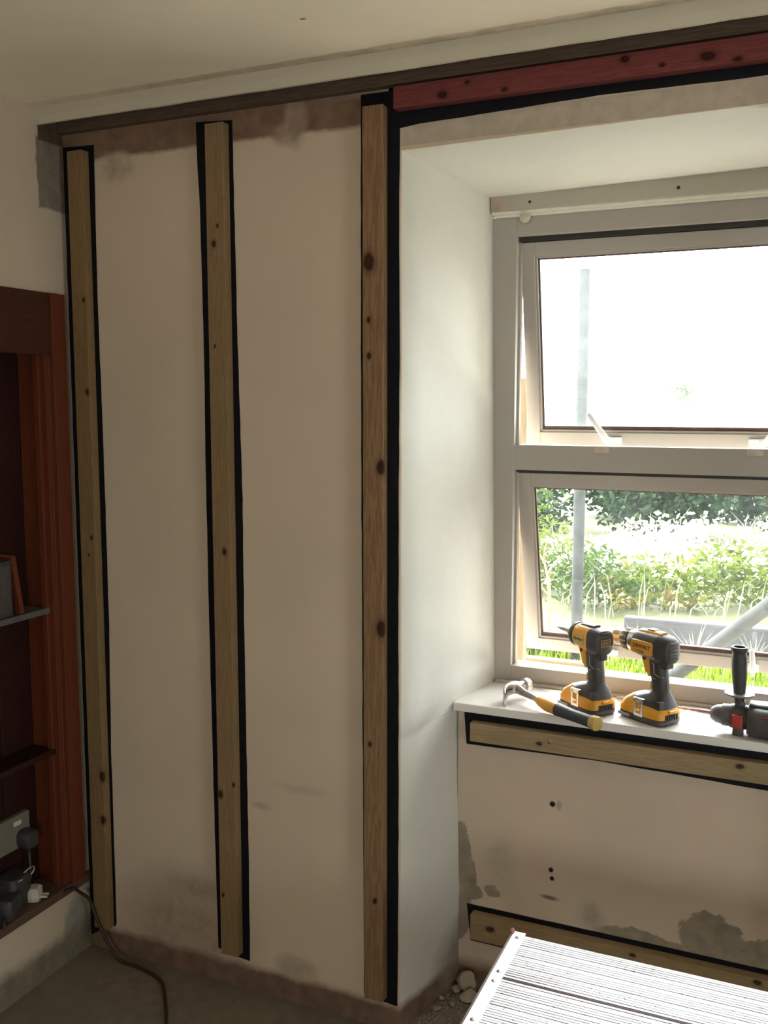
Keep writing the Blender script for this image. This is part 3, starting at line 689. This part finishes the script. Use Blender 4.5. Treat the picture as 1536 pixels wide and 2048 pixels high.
# hammer -------------------------------------------------------------
def hammer():
    H = Vector((1.0625, .297, .7475)); E_ = Vector((1.2925, .1440, .7425))
    d = (E_ - H); L = d.length; rz = math.atan2(d.y, d.x)
    t = empty('claw_hammer', (H.x, H.y, .7208), rz, 'claw hammer with yellow and black handle lying over the sill edge', 'hammer')
    z0 = .0255
    def sec(x, ry, rzz, z, ex=2.3): return ((x, 0, z), (0, ry, 0), (0, 0, rzz), ex)
    b = MB(); b.loft([sec(-.004, .0105, .012, z0 + .004), sec(.016, .0095, .011, z0 + .003), sec(.035, .0075, .0085, z0), (sec(.075, .0058, .0068, z0 - .003)), sec(.092, .006, .0065, z0 - .005)], 20)
    b.build('steel_neck', m_steel, t, smooth=True)
    b = MB(); b.loft([sec(.078, .0062, .0070, z0 - .0045), sec(.092, .0105, .0115, z0 - .006), sec(.115, .0148, .0148, z0 - .0075), sec(.150, .0142, .0140, z0 - .0085)], 24)
    b.build('yellow_grip', m_yel, t, angle=40)
    b = MB(); b.loft([sec(.150, .0150, .0148, z0 - .0085), sec(.20, .0130, .0128, z0 - .0085), sec(.235, .0130, .013, z0 - .0075), sec(L - .015, .0140, .0140, z0 - .007)], 24)
    gr = b.build('black_grip', m_blk, t, angle=40)
    b = MB(); b.loft([sec(L - .016, .0152, .0152, z0 - .007), sec(L - .004, .0160, .0160, z0 - .007), sec(L, .0150, .0150, z0 - .007), sec(L + .001, .012, .012, z0 - .007)], 24)
    b.build('end_cap', m_yeldull, t, angle=50)
    # head: face to +Y side (into the window), claw to -Y; lies on its side tilt
    z0 = .031
    hd = MB()
    hd.loft([((0, .044, z0), (.0150, 0, 0), (0, 0, .0150), 2), ((0, .041, z0), (.0166, 0, 0), (0, 0, .0166), 2), ((0, .029, z0), (.0166, 0, 0), (0, 0, .0166), 2), ((0, .026, z0), (.0120, 0, 0), (0, 0, .0120), 2), ((0, .015, z0), (.0110, 0, 0), (0, 0, .0110), 2.2), ((0, .009, z0), (.0150, 0, 0), (0, 0, .0130), 3), ((0, -.010, z0), (.0155, 0, 0), (0, 0, .0138), 3), ((.001, -.017, z0), (.0125, 0, 0), (0, 0, .0140), 3)], 28)
    hh = hd.build('hammer_head', simple('worn_steel', (.50, .46, .42), .35, .9, var=.25), t, angle=45)
    b = MB()
    for s in (-1, 1):
        b.loft([((.001, -.014, z0 + s * .0062), (.0115, 0, 0), (0, 0, .0068), 3), ((.003, -.026, z0 - .001 + s * .0085), (.0075, 0, 0), (0, 0, .0070), 3), ((.009, -.038, z0 - .006 + s * .0110), (.0050, .001, 0), (0, 0, .0072), 3), ((.019, -.048, z0 - .013 + s * .0130), (.0028, .002, 0), (0, 0, .0068), 3), ((.031, -.055, z0 - .020 + s * .0140 + .003), (.0010, .001, 0), (0, 0, .0055), 3)], 18)
    b.build('claw', simple('claw_steel', (.42, .38, .35), .35, .9, var=.25), hh, angle=45)
hammer()

# rotary hammer drill ------------------------------------------------
def rotary():
    t = empty('rotary_hammer', (1.5735, .2720, .7208), math.radians(-3), 'dark corded hammer drill with upright side handle at the sill right end', 'power tool')
    zc = .0345   # axis height, tool points to -X
    def X(x, ry, rz_, z=zc, ex=2): return ((x, 0, z), (0, ry, 0), (0, 0, rz_), ex)
    b = MB(); b.loft([X(.018, .040, .031, .0335, 3), X(.034, .0475, .0322, .0335, 3), X(.10, .0475, .033, .0340, 3), X(.16, .042, .033, .0345, 3), X(.20, .034, .032, .036, 3)], 32)
    body = b.build('body_housing', m_blk2, t, angle=50)
    b = MB(); b.tube([(.05, -.0475, .052), (.09, -.0478, .055), (.14, -.044, .055)], .0016, 8); b.build('seam_line', m_redpl, body, smooth=True)
    b = MB(); b.loft([X(.020, .020, .004, .0665, 3), X(.06, .022, .006, .0665, 3), X(.15, .016, .005, .0665, 3)], 20); b.build('top_panel', m_blk, body, angle=40)
    b = MB(); b.loft([X(.19, .016, .018, .045), X(.235, .016, .022, .06), X(.255, .016, .03, .062, 3), X(.262, .015, .03, .062, 3)], 20); b.build('rear_grip', m_blk, body, smooth=True)
    b = MB(); b.loft([X(.020, .0265, .0265), X(-.014, .0265, .0265), X(-.020, .025, .025)], 28); b.build('nose_collar', m_blk2, t, angle=40)
    b = MB(); b.loft([X(-.018, .0235, .0235), X(-.026, .0245, .0245), X(-.036, .0235, .0235), X(-.0365, .0215, .0215), X(-.048, .0195, .0195), X(-.058, .0135, .0135), X(-.061, .009, .009), X(-.0612, .004, .004)], 28)
    b.build('chuck_sleeve', simple('grey_rubber_chuck', (.13, .11, .115), .45), t, angle=40)
    # clamp
    b = MB(); b.lathe([(-.010, .0300), (.010, .0300)], (0, 0, zc), 'X', 28); b.box((-.010, -.013, .052), (.010, .010, .072), .003); b.box((-.011, -.031, .0005), (.011, -.012, .024), .003)
    b.build('side_handle_clamp', m_blk2, t, angle=40)
    b = MB(); b.box((-.012, -.037, .020), (.010, -.0285, .047), .002); b.build('depth_stop_button', m_redpl, t)
    # side handle upright, open at the top
    b = MB(); hx, hy = -.002, -.002
    def Z(z, r): return ((hx + (z - .08) * -.04, hy, z), (r, 0, 0), (0, r, 0), 2)
    b.loft([Z(.066, .011), Z(.088, .011)], 20); b.build('handle_stem', m_blk, t, angle=40)
    b = MB(); b.loft([Z(.084, .030), Z(.0855, .0315), Z(.088, .0305), Z(.089, .012)], 32); b.build('guard_disc', simple('guard_grey', (.18, .16, .165), .4), t, angle=40)
    b = MB(); b.loft([Z(.088, .0125), Z(.10, .0132), Z(.125, .0155), Z(.150, .0165), Z(.168, .0160), Z(.176, .0145), Z(.179, .0155), Z(.182, .0182), Z(.186, .0182), Z(.189, .0165), Z(.189, .0125), Z(.172, .0110)], 32)
    b.build('side_handle', m_blk, t, angle=50)
    # long masonry bit
    b = MB(); e = Vector((-.291, .112, .005)); s0 = Vector((-.060, 0, zc))
    dirv = (e - s0)
    b.tube([s0, s0 + dirv * .12], [.0048, .0048], 12); b.tube([s0 + dirv * .12, s0 + dirv * .16], [.0035, .0035], 10)
    pts = [s0 + dirv * (.16 + .84 * k / 70) for k in range(71)]
    b.tube(pts, [.0032 + .0009 * math.sin(k * .9) for k in range(71)], 8)
    bit = b.build('drill_bit', simple('copper_coloured_bit', (.42, .26, .20), .4, .6), t, angle=50)
    b = MB(); b.tube([s0 + dirv * .33, s0 + dirv * .50], .0050, 10); b.build('bit_paint_band', simple('dark_red_band', (.16, .035, .03), .5), bit, smooth=True)
rotary()

# ------------------------------------------------------------------ aluminium platform
def platform():
    Z = .45; X0 = 1.2145; Y1 = -.2405; Wd = .300; LEN = 1.15
    t = empty('work_platform', (X0, Y1 - Wd, 0), 0, 'paint-spotted ribbed aluminium work platform in front of the recess', 'work platform')
    tt = NT('ribbed_aluminium'); nz = tt.noise(55, 5, .7); sp = tt.noise(170, 2, .5)
    c = tt.mix(tt.ramp(sp, .66, .72), (.80, .79, .80), (.16, .10, .09))
    c = tt.mix(tt.ramp(tt.noise(30, 5, .7, stretch=(.12, 1, 1)), .50, .66, 0, .7), c, (.36, .31, .31)); tt.bump(nz, .0004, .3)
    m_al = tt.fin(c, tt.ramp(nz, .3, .7, .32, .52), .75)
    m_alp = simple('plain_aluminium', (.82, .81, .82), .33, .85, var=.08, scale=90)
    def plank(y0, y1):
        prof = []; y = y0
        prof += [(y0, Z - .022), (y0, Z - .001)]
        n = int((y1 - y0) / .0064); st = (y1 - y0) / n
        for k in range(n):
            a = y0 + k * st
            hgt = 0 if k % 5 else -.0006
            prof += [(a + st * .06, Z + hgt), (a + st * .70, Z + hgt), (a + st * .73, Z - .0034), (a + st * .98, Z - .0034)]
        prof += [(y1, Z - .001), (y1, Z - .022)]
        b = MB(); b.prism([(.028, yy - (Y1 - Wd), zz) for yy, zz in prof], (LEN - .056, 0, 0)); return b.build('deck_plank', m_al, t)
    g = Y1 - .1465
    plank(Y1 - Wd + .004, g - .004); plank(g + .004, Y1 - .004)
    b = MB(); b.box((.028, g - .006 - (Y1 - Wd), Z - .020), (LEN - .028, g + .006 - (Y1 - Wd), Z - .006)); b.build('centre_joint', simple('joint_grey_pink', (.26, .19, .19), .5, .3), t)
    for k, x in enumerate((0, LEN - .030)):
        b = MB(); prof = [(x, Z - .045), (x, Z - .008), (x + .003, Z - .001), (x + .008, Z + .0018), (x + .030, Z + .0018), (x + .030, Z - .045)] if k == 0 else [(x, Z - .045), (x, Z + .0018), (x + .022, Z + .0018), (x + .027, Z - .001), (x + .030, Z - .008), (x + .030, Z - .045)]
        b.prism([(px, 0, pz) for px, pz in prof], (0, Wd, 0)); ec = b.build('end_channel', m_alp, t)
        for q in (.022, .135, .165, .28):
            b = MB(); b.lathe([(0, .0040), (.0012, .0036), (.0018, .002)], (x + .019, q, Z + .0016), 'Z', 12)
            b.build('rivet', m_steel, ec, angle=40)
    b = MB(); b.lathe([(0, .004), (.004, .0045), (.0075, .003)], (.005, Wd - .003, Z), 'Z', 12); b.build('corner_pin', simple('pink_plug', (.5, .2, .2), .5), t, smooth=True)
    for y in (.006, Wd - .026):
        b = MB(); b.box((.03, y, Z - .06), (LEN - .03, y + .020, Z - .020), .002); b.build('side_rail', m_alp, t)
    for x in (.06, LEN - .09):
        for y, s in ((.03, -1), (Wd - .05, 1)):
            b = MB(); b.loft([((x + .015, y + .01 + s * .02, .012), (.014, 0, 0), (0, .010, 0), 6), ((x + .015, y + .01, Z - .05), (.014, 0, 0), (0, .010, 0), 6)], 16); lg = b.build('leg', m_alp, t, angle=40)
            b = MB(); b.box((x - .001, y - .002 + s * .02, .001), (x + .031, y + .022 + s * .02, .022), .003); b.build('rubber_foot', m_blk, lg)
        b = MB(); b.box((x + .008, .03, .20), (x + .024, Wd - .03, .225), .002); b.build('cross_rung', m_alp, t)
platform()

# ------------------------------------------------------------------ rubble in the recess corner
m_rub = plaster('plaster_chunk', (.40, .33, .255), [], mott=.25, bump=.003)
m_rub2 = plaster('stone_chunk', (.30, .24, .18), [], mott=.25, bump=.003)
RL = [((.9917, .1764), .022, m_rub, 'rounded pale plaster chunk nearest the platform in the recess corner'),
      ((.958, .200), .017, m_rub, 'pale plaster chunk left of the rounded one on the recess floor'),
      ((.985, .213), .030, m_rub, 'largest pale plaster block against the recess wall'),
      ((.940, .112), .012, m_rub2, 'small brown stone below the reveal foot'),
      ((.965, .145), .015, m_rub2, 'brown stone chip in front of the pale chunks'),
      ((1.035, .190), .018, m_rub2, 'brown stone half hidden beside the platform end'),
      ((.932, .155), .010, m_rub, 'tiny pale plaster crumb at the foot of the splayed reveal'),
      ((1.02, .14), .013, m_rub, 'small pale plaster crumb close to the platform end')]
for i, ((x, y), r, m, lab) in enumerate(RL):
    rng = random.Random(40 + i); bm = bmesh.new(); bmesh.ops.create_icosphere(bm, subdivisions=2, radius=1)
    ax = [Vector((rng.uniform(-1, 1), rng.uniform(-1, 1), rng.uniform(-1, 1))).normalized() for _ in range(10)]
    for v in bm.verts:
        for a in ax:
            d = v.co.dot(a)
            if d > .50: v.co -= a * (d - .50) * .97
        v.co += Vector((rng.uniform(-.04, .04),) * 3)
        v.co.x *= r * 1.15; v.co.y *= r * .95; v.co.z *= r * (.75 if i != 2 else .95)
    mz = min(v.co.z for v in bm.verts)
    for v in bm.verts: v.co.z -= mz
    me = bpy.data.meshes.new('chunk'); bm.to_mesh(me); bm.free()
    o = link('rubble_chunk', me, m); o.location = (x, y, .0005); o.rotation_euler = (0, 0, i * 1.3); tag(o, lab, 'rubble')
b = MB(); rng = random.Random(9)
for i in range(420):
    x = .91 + abs(rng.gauss(0, .07)); y = rng.uniform(-.02, .232)
    if x > 1.15: continue
    if x < .8895 + .235 * max(0, y) + .008: x = .8895 + .235 * max(0, y) + .010 + rng.random() * .03
    r = rng.uniform(.0012, .0045); V = [b.v((x + r * math.cos(a) * rng.uniform(.6, 1.2), y + r * math.sin(a), .0002)) for a in (0, 1.6, 3.1, 4.7)]; tp = b.v((x, y, r * rng.uniform(.5, 1.1)))
    for k in range(4): b.f([V[k], V[(k + 1) % 4], tp])
tag(b.build('plaster_crumbs', m_rub2), 'loose plaster crumbs and grit spread over the recess floor', 'debris', kind='stuff')

# ------------------------------------------------------------------ outside
GZ = .34
m_soil = plaster('garden_soil', (.05, .055, .018), [('box', (1, .9, GZ), (20, .85, .3), (.80, .74, .62), .02, .03, 1), ('box', (1.2, 5.0, GZ), (1.6, .8, .3), (.6, .58, .45), .1, .1, 1), ('box', (1.5, 22, GZ), (30, 12, .3), (.35, .36, .22), .1, .1, 1)], mott=.4, bump=.02)  # strip by house paled to bounce light in; mid-garden patch paled like overexposed ground
b = MB(); b.box((-14, .53, GZ - .5), (16, 40, GZ)); tag(struct(b.build('ground', m_soil)), None)
m_lf_hedge = leafmat('hedge_leaves', (.003, .010, .003), (.010, .026, .007), .2)
m_lf_lime = leafmat('lime_leaves', (.028, .045, .004), (.085, .115, .014), .5)
m_lf_mid = leafmat('mid_green_leaves', (.010, .026, .004), (.04, .07, .010), .45)
m_lf_pale = leafmat('blown_white_leaves', (.30, .32, .20), (.7, .7, .55), .5)  # near-white colour paints in the overexposure
m_lf_grass = leafmat('grass_blades', (.04, .085, .006), (.14, .19, .022), .5)
m_stalk = leafmat('dry_pale_stalks', (.10, .10, .055), (.24, .23, .15), .3)
m_lf_tree = leafmat('distant_tree_leaves', (.12, .16, .10), (.24, .28, .19), .5)  # leaves lightened to paint in the overexposure haze
m_bark = wood('sapling_bark', (.13, .08, .05), (.24, .16, .11), 2)
m_tube = simple('galvanised_tube', (.030, .033, .033), .8, 0., var=.2, scale=20, spec=.1)
m_sleeper = wood('grey_weathered_board', (.028, .028, .032), (.055, .055, .06), 0, rough=.9)
m_sleeper2 = wood('brown_edging_board', (.06, .045, .025), (.11, .08, .045), 0)

def leaves(b, rng, c, rad, n, size, asp=2.2, droop=.2, shell=.0):
    for i in range(n):
        d = Vector((rng.gauss(0, 1), rng.gauss(0, 1), rng.gauss(0, 1))).normalized() * (max(shell, rng.random()) ** .5)
        p = Vector((c[0] + d.x * rad[0], c[1] + d.y * rad[1], c[2] + d.z * rad[2]))
        if p.z < GZ: p.z = GZ + rng.random() * .05
        a = Vector((rng.uniform(-1, 1), rng.uniform(-1, 1), rng.uniform(-.6, .8) - droop)).normalized()
        s = a.cross(Vector((rng.uniform(-1, 1), rng.uniform(-1, 1), rng.uniform(-1, 1)))).normalized()
        L = size * rng.uniform(.6, 1.3); W = L / asp
        b.f([b.v(p), b.v(p + a * L * .5 + s * W * .5), b.v(p + a * L), b.v(p + a * L * .5 - s * W * .5)])

def shrub(name, c, rad, n, size, mat, label, cat, seed, group=None, asp=2.2, trunk=True, lumps=5):
    rng = random.Random(seed); root = empty(name, (c[0], c[1], GZ), 0, label, cat, group)
    b = MB(); b.M = Matrix.Translation((-c[0], -c[1], -GZ))
    for k in range(lumps):
        a = rng.uniform(0, 6.28); q = .45
        cc = (c[0] + math.cos(a) * rad[0] * q, c[1] + math.sin(a) * rad[1] * q, c[2] + rng.uniform(-.4, .4) * rad[2])
        leaves(b, rng, cc, tuple(r * rng.uniform(.5, .75) for r in rad), n // lumps, size, asp)
    b.build('foliage', mat, root)
    if trunk:
        b = MB(); h = c[2] - GZ
        for k in range(4):
            a = rng.uniform(0, 6.28); b.tube([(0, 0, 0), (math.cos(a) * rad[0] * .15, math.sin(a) * rad[1] * .15, h * .5), (math.cos(a) * rad[0] * .45, math.sin(a) * rad[1] * .45, h * 1.1)], [.02 * rad[2], .013 * rad[2], .005 * rad[2]], 6)
        b.build('stems', m_bark, root, smooth=True)
    return root
# back hedge: separate bushes
hx = [(-1.9, 6.2, 'leftmost dark hedge bush of the nearer row'), (-.6, 6.3, 'dark hedge bush of the nearer row just left behind the scaffold pole'), (.7, 6.2, 'dark hedge bush of the nearer row behind the white bush mass'), (2.0, 6.2, 'dark hedge bush of the nearer row at the right window edge'), (3.3, 6.2, 'rightmost dark hedge bush of the nearer row'),
      (-1.25, 7.5, 'dark hedge bush of the farther row at left'), (.05, 7.5, 'dark hedge bush of the farther row right behind the scaffold pole'), (1.35, 7.5, 'dark hedge bush of the farther row behind the drill'), (2.65, 7.5, 'dark hedge bush of the farther row at the far right')]
for i, (x, y, lab) in enumerate(hx):
    shrub('hedge_bush', (x, y, .66 if y < 7 else .72), (.62, .45, .42), 3200, .075, m_lf_hedge, lab, 'bush', 100 + i, 'hedge bushes at the back of the garden')
# white bushes standing in for the overexposed bright ground
shrub('blown_white_bush', (.80, 4.4, .50), (.64, .45, .27), 1900, .045, m_lf_pale, 'large white bush standing in for overexposed ground in the middle of the garden', 'bush', 120, asp=1.5, lumps=7)
shrub('blown_white_bush', (1.72, 4.7, .50), (.48, .45, .26), 1500, .045, m_lf_pale, 'white bush standing in for overexposed ground at the right, above the diagonal tube', 'bush', 121, asp=1.5)
# lime bushes
shrub('leafy_shrub', (.12, 3.6, .60), (.42, .4, .30), 1500, .05, m_lf_lime, 'lime green shrub behind the little sapling', 'shrub', 130)
shrub('leafy_shrub', (.68, 3.2, .50), (.34, .25, .24), 1100, .05, m_lf_mid, 'mid green shrub right of the scaffold pole', 'shrub', 131, asp=3)
shrub('leafy_shrub', (1.02, 3.3, .52), (.32, .25, .26), 1000, .055, m_lf_lime, 'lime green shrub behind the drill', 'shrub', 132, asp=3)
shrub('leafy_shrub', (1.45, 3.6, .50), (.36, .3, .22), 1000, .05, m_lf_lime, 'lime green shrub behind the dark raised bed', 'shrub', 133)
shrub('leafy_shrub', (-.35, 4.8, .72), (.5, .45, .40), 1200, .06, m_lf_mid, 'mid green shrub at far left beyond the lime shrub', 'shrub', 134)
# sapling
def sapling(x, y):
    t = empty('sapling', (x, y, GZ), 0, 'small forked sapling with yellow green leaves left of the scaffold pole', 'tree')
    b = MB(); b.tube(spline([(0, 0, 0), (-.004, 0, .12), (-.006, 0, .25), (-.016, 0, .34)], 5), .0075, 8)
    b.tube(spline([(-.016, 0, .33), (-.035, .01, .39), (-.07, .01, .44), (-.10, 0, .47)], 4), [.006 - .0002 * k for k in range(13)], 7)
    b.tube(spline([(-.016, 0, .33), (.01, -.01, .38), (.05, 0, .42), (.08, .01, .44)], 4), [.006 - .0002 * k for k in range(13)], 7)
    b.tube(spline([(-.035, .01, .39), (-.03, .0, .45), (-.01, .0, .50)], 4), [.004] * 9, 6)
    b.tube(spline([(-.006, 0, .24), (-.04, 0, .27), (-.09, 0, .275)], 4), [.004] * 9, 6)
    b.build('trunk', m_bark, t, smooth=True)
    b = MB(); rng = random.Random(77)
    for c, r in (((-.11, 0, .5), .08), ((.07, 0, .46), .08), ((-.01, 0, .53), .09), ((-.1, 0, .29), .05), ((-.04, 0, .58), .08)):
        for i in range(60):
            d = Vector((rng.gauss(0, 1), rng.gauss(0, 1), rng.gauss(0, .8))).normalized() * rng.random() ** .5 * r
            p = Vector(c) + d; a = Vector((rng.uniform(-1, 1), rng.uniform(-1, 1), rng.uniform(-.5, .3))).normalized(); s = a.cross(Vector((0, .3, 1))).normalized(); L = rng.uniform(.02, .036)
            b.f([b.v(p), b.v(p + a * L * .5 + s * L * .2), b.v(p + a * L), b.v(p + a * L * .5 - s * L * .2)])
    b.build('foliage', m_lf_lime, t)
sapling(.665, 2.25)
# far tree
rt = shrub('distant_tree', (-.45, 15, 1.55), (.75, .5, .40), 1100, .10, m_lf_tree, 'faint distant tree seen through the upper pane', 'tree', 150, asp=1.8)
# grass: near turf and tall pale stalks
b = MB(); rng = random.Random(21)
for i in range(6500):
    x = rng.uniform(.35, 2.3); y = rng.uniform(.62, 2.2)
    if y < 1.0 and x < 1.0: continue
    h = rng.uniform(.025, .085) * (1 if y < 1.3 else 1.3); a = rng.uniform(0, 6.28); d = Vector((math.cos(a), math.sin(a), 0)); wv = Vector((-d.y, d.x, 0)) * .0028; ln = rng.uniform(.1, .7)
    p = Vector((x, y, GZ)); q = p + Vector((0, 0, h * .6)) + d * h * ln * .4; e = p + Vector((0, 0, h)) + d * h * ln
    v1, v2, v3, v4, v5 = b.v(p - wv), b.v(p + wv), b.v(q - wv * .8), b.v(q + wv * .8), b.v(e); b.f([v1, v2, v4, v3]); b.f([v3, v4, v5])
tag(b.build('lawn_grass', m_lf_grass), 'bright green grass growing just outside the window', 'grass', kind='stuff')
b = MB(); rng = random.Random(22)
for i in range(260):
    x = rng.uniform(.0, 2.6); y = rng.uniform(2.4, 5.6); h = rng.uniform(.12, .34); a = rng.uniform(0, 6.28); d = Vector((math.cos(a), math.sin(a), 0)); wv = Vector((1, 0, 0)) * .0030
    p = Vector((x, y, GZ)); q = p + Vector((0, 0, h * .7)) + d * h * .12; e = p + Vector((0, 0, h)) + d * h * .5
    v1, v2, v3, v4, v5 = b.v(p - wv), b.v(p + wv), b.v(q - wv), b.v(q + wv), b.v(e); b.f([v1, v2, v4, v3]); b.f([v3, v4, v5])
tag(b.build('tall_grass', m_stalk), 'tall bleached grass stalks standing among the garden shrubs', 'grass', kind='stuff')
# reedy plants in front of the dark bed
for i, (x, y, h, lab) in enumerate([(1.06, 2.15, .17, 'pale spiky weed in front of the dark raised bed behind the drill'), (1.30, 2.1, .22, 'pale spiky weed in front of the dark raised bed at centre right'), (1.52, 2.15, .18, 'pale spiky weed before the dark raised bed at the right'), (.86, 2.1, .12, 'short pale weed right of the scaffold pole foot')]):
    b = MB(); rng = random.Random(60 + i)
    for k in range(16):
        a = rng.uniform(0, 6.28); L = h * rng.uniform(.5, 1.1); sp_ = rng.uniform(.1, .7); d = Vector((math.cos(a), math.sin(a), 0)); s = Vector((-d.y, d.x, 0)) * .004
        p = Vector((0, 0, 0)); q = p + Vector((0, 0, L * .6)) + d * L * sp_ * .35; e = p + Vector((0, 0, L)) + d * L * sp_
        v = [b.v(p - s * .5), b.v(p + s * .5), b.v(q - s), b.v(q + s), b.v(e)]; b.f([v[0], v[1], v[3], v[2]]); b.f([v[2], v[3], v[4]])
    o = b.build('spiky_weed', m_stalk); o.location = (x, y, GZ); tag(o, lab, 'weed')
# boards
def board(a, c, mat, label, rz=0):
    t = MB().box(a, c, .006).build('edging_board', mat); tag(t, label, 'edging board'); return t
board((.98, 2.30, GZ - .05), (3.2, 2.345, GZ + .165), m_sleeper, 'dark grey raised bed board beyond the drill')
board((.30, 2.12, GZ - .05), (.90, 2.165, GZ + .10), simple('pale_grey_board', (.06, .06, .062), .8, spec=.1), 'pale grey board left of the scaffold pole foot')
board((.35, 1.45, GZ - .05), (1.03, 1.49, GZ + .17), m_sleeper2, 'brown edging board just outside below the lower sash')
# timber post close to the outside of the window
b = MB(); b.box((.9275, .715, GZ - .02), (.966, .755, 1.50), .002)
tag(b.build('timber_post', wood('pale_post_pine', (.085, .062, .034), (.13, .098, .06), 2)), 'pale timber post standing just outside left of the window', 'post')
# scaffold tubes
b = MB(); b.tube([(.838, 2.0, GZ), (.838, 2.0, 1.96)], .0235, 20); tag(b.build('scaffold_pole', m_tube, angle=40), 'upright grey scaffold tube outside the window', 'scaffold tube')
b = MB(); b.tube([(1.335, 1.20, .58), (1.62, 1.20, .845), (2.25, 1.20, 1.43)], .0235, 20)
b.tube([(1.335, 1.20, .58), (1.10, 1.20, GZ)], .0235, 20)
tag(b.build('scaffold_brace', m_tube, angle=40), 'diagonal grey scaffold tube crossing the lower right pane', 'scaffold tube')
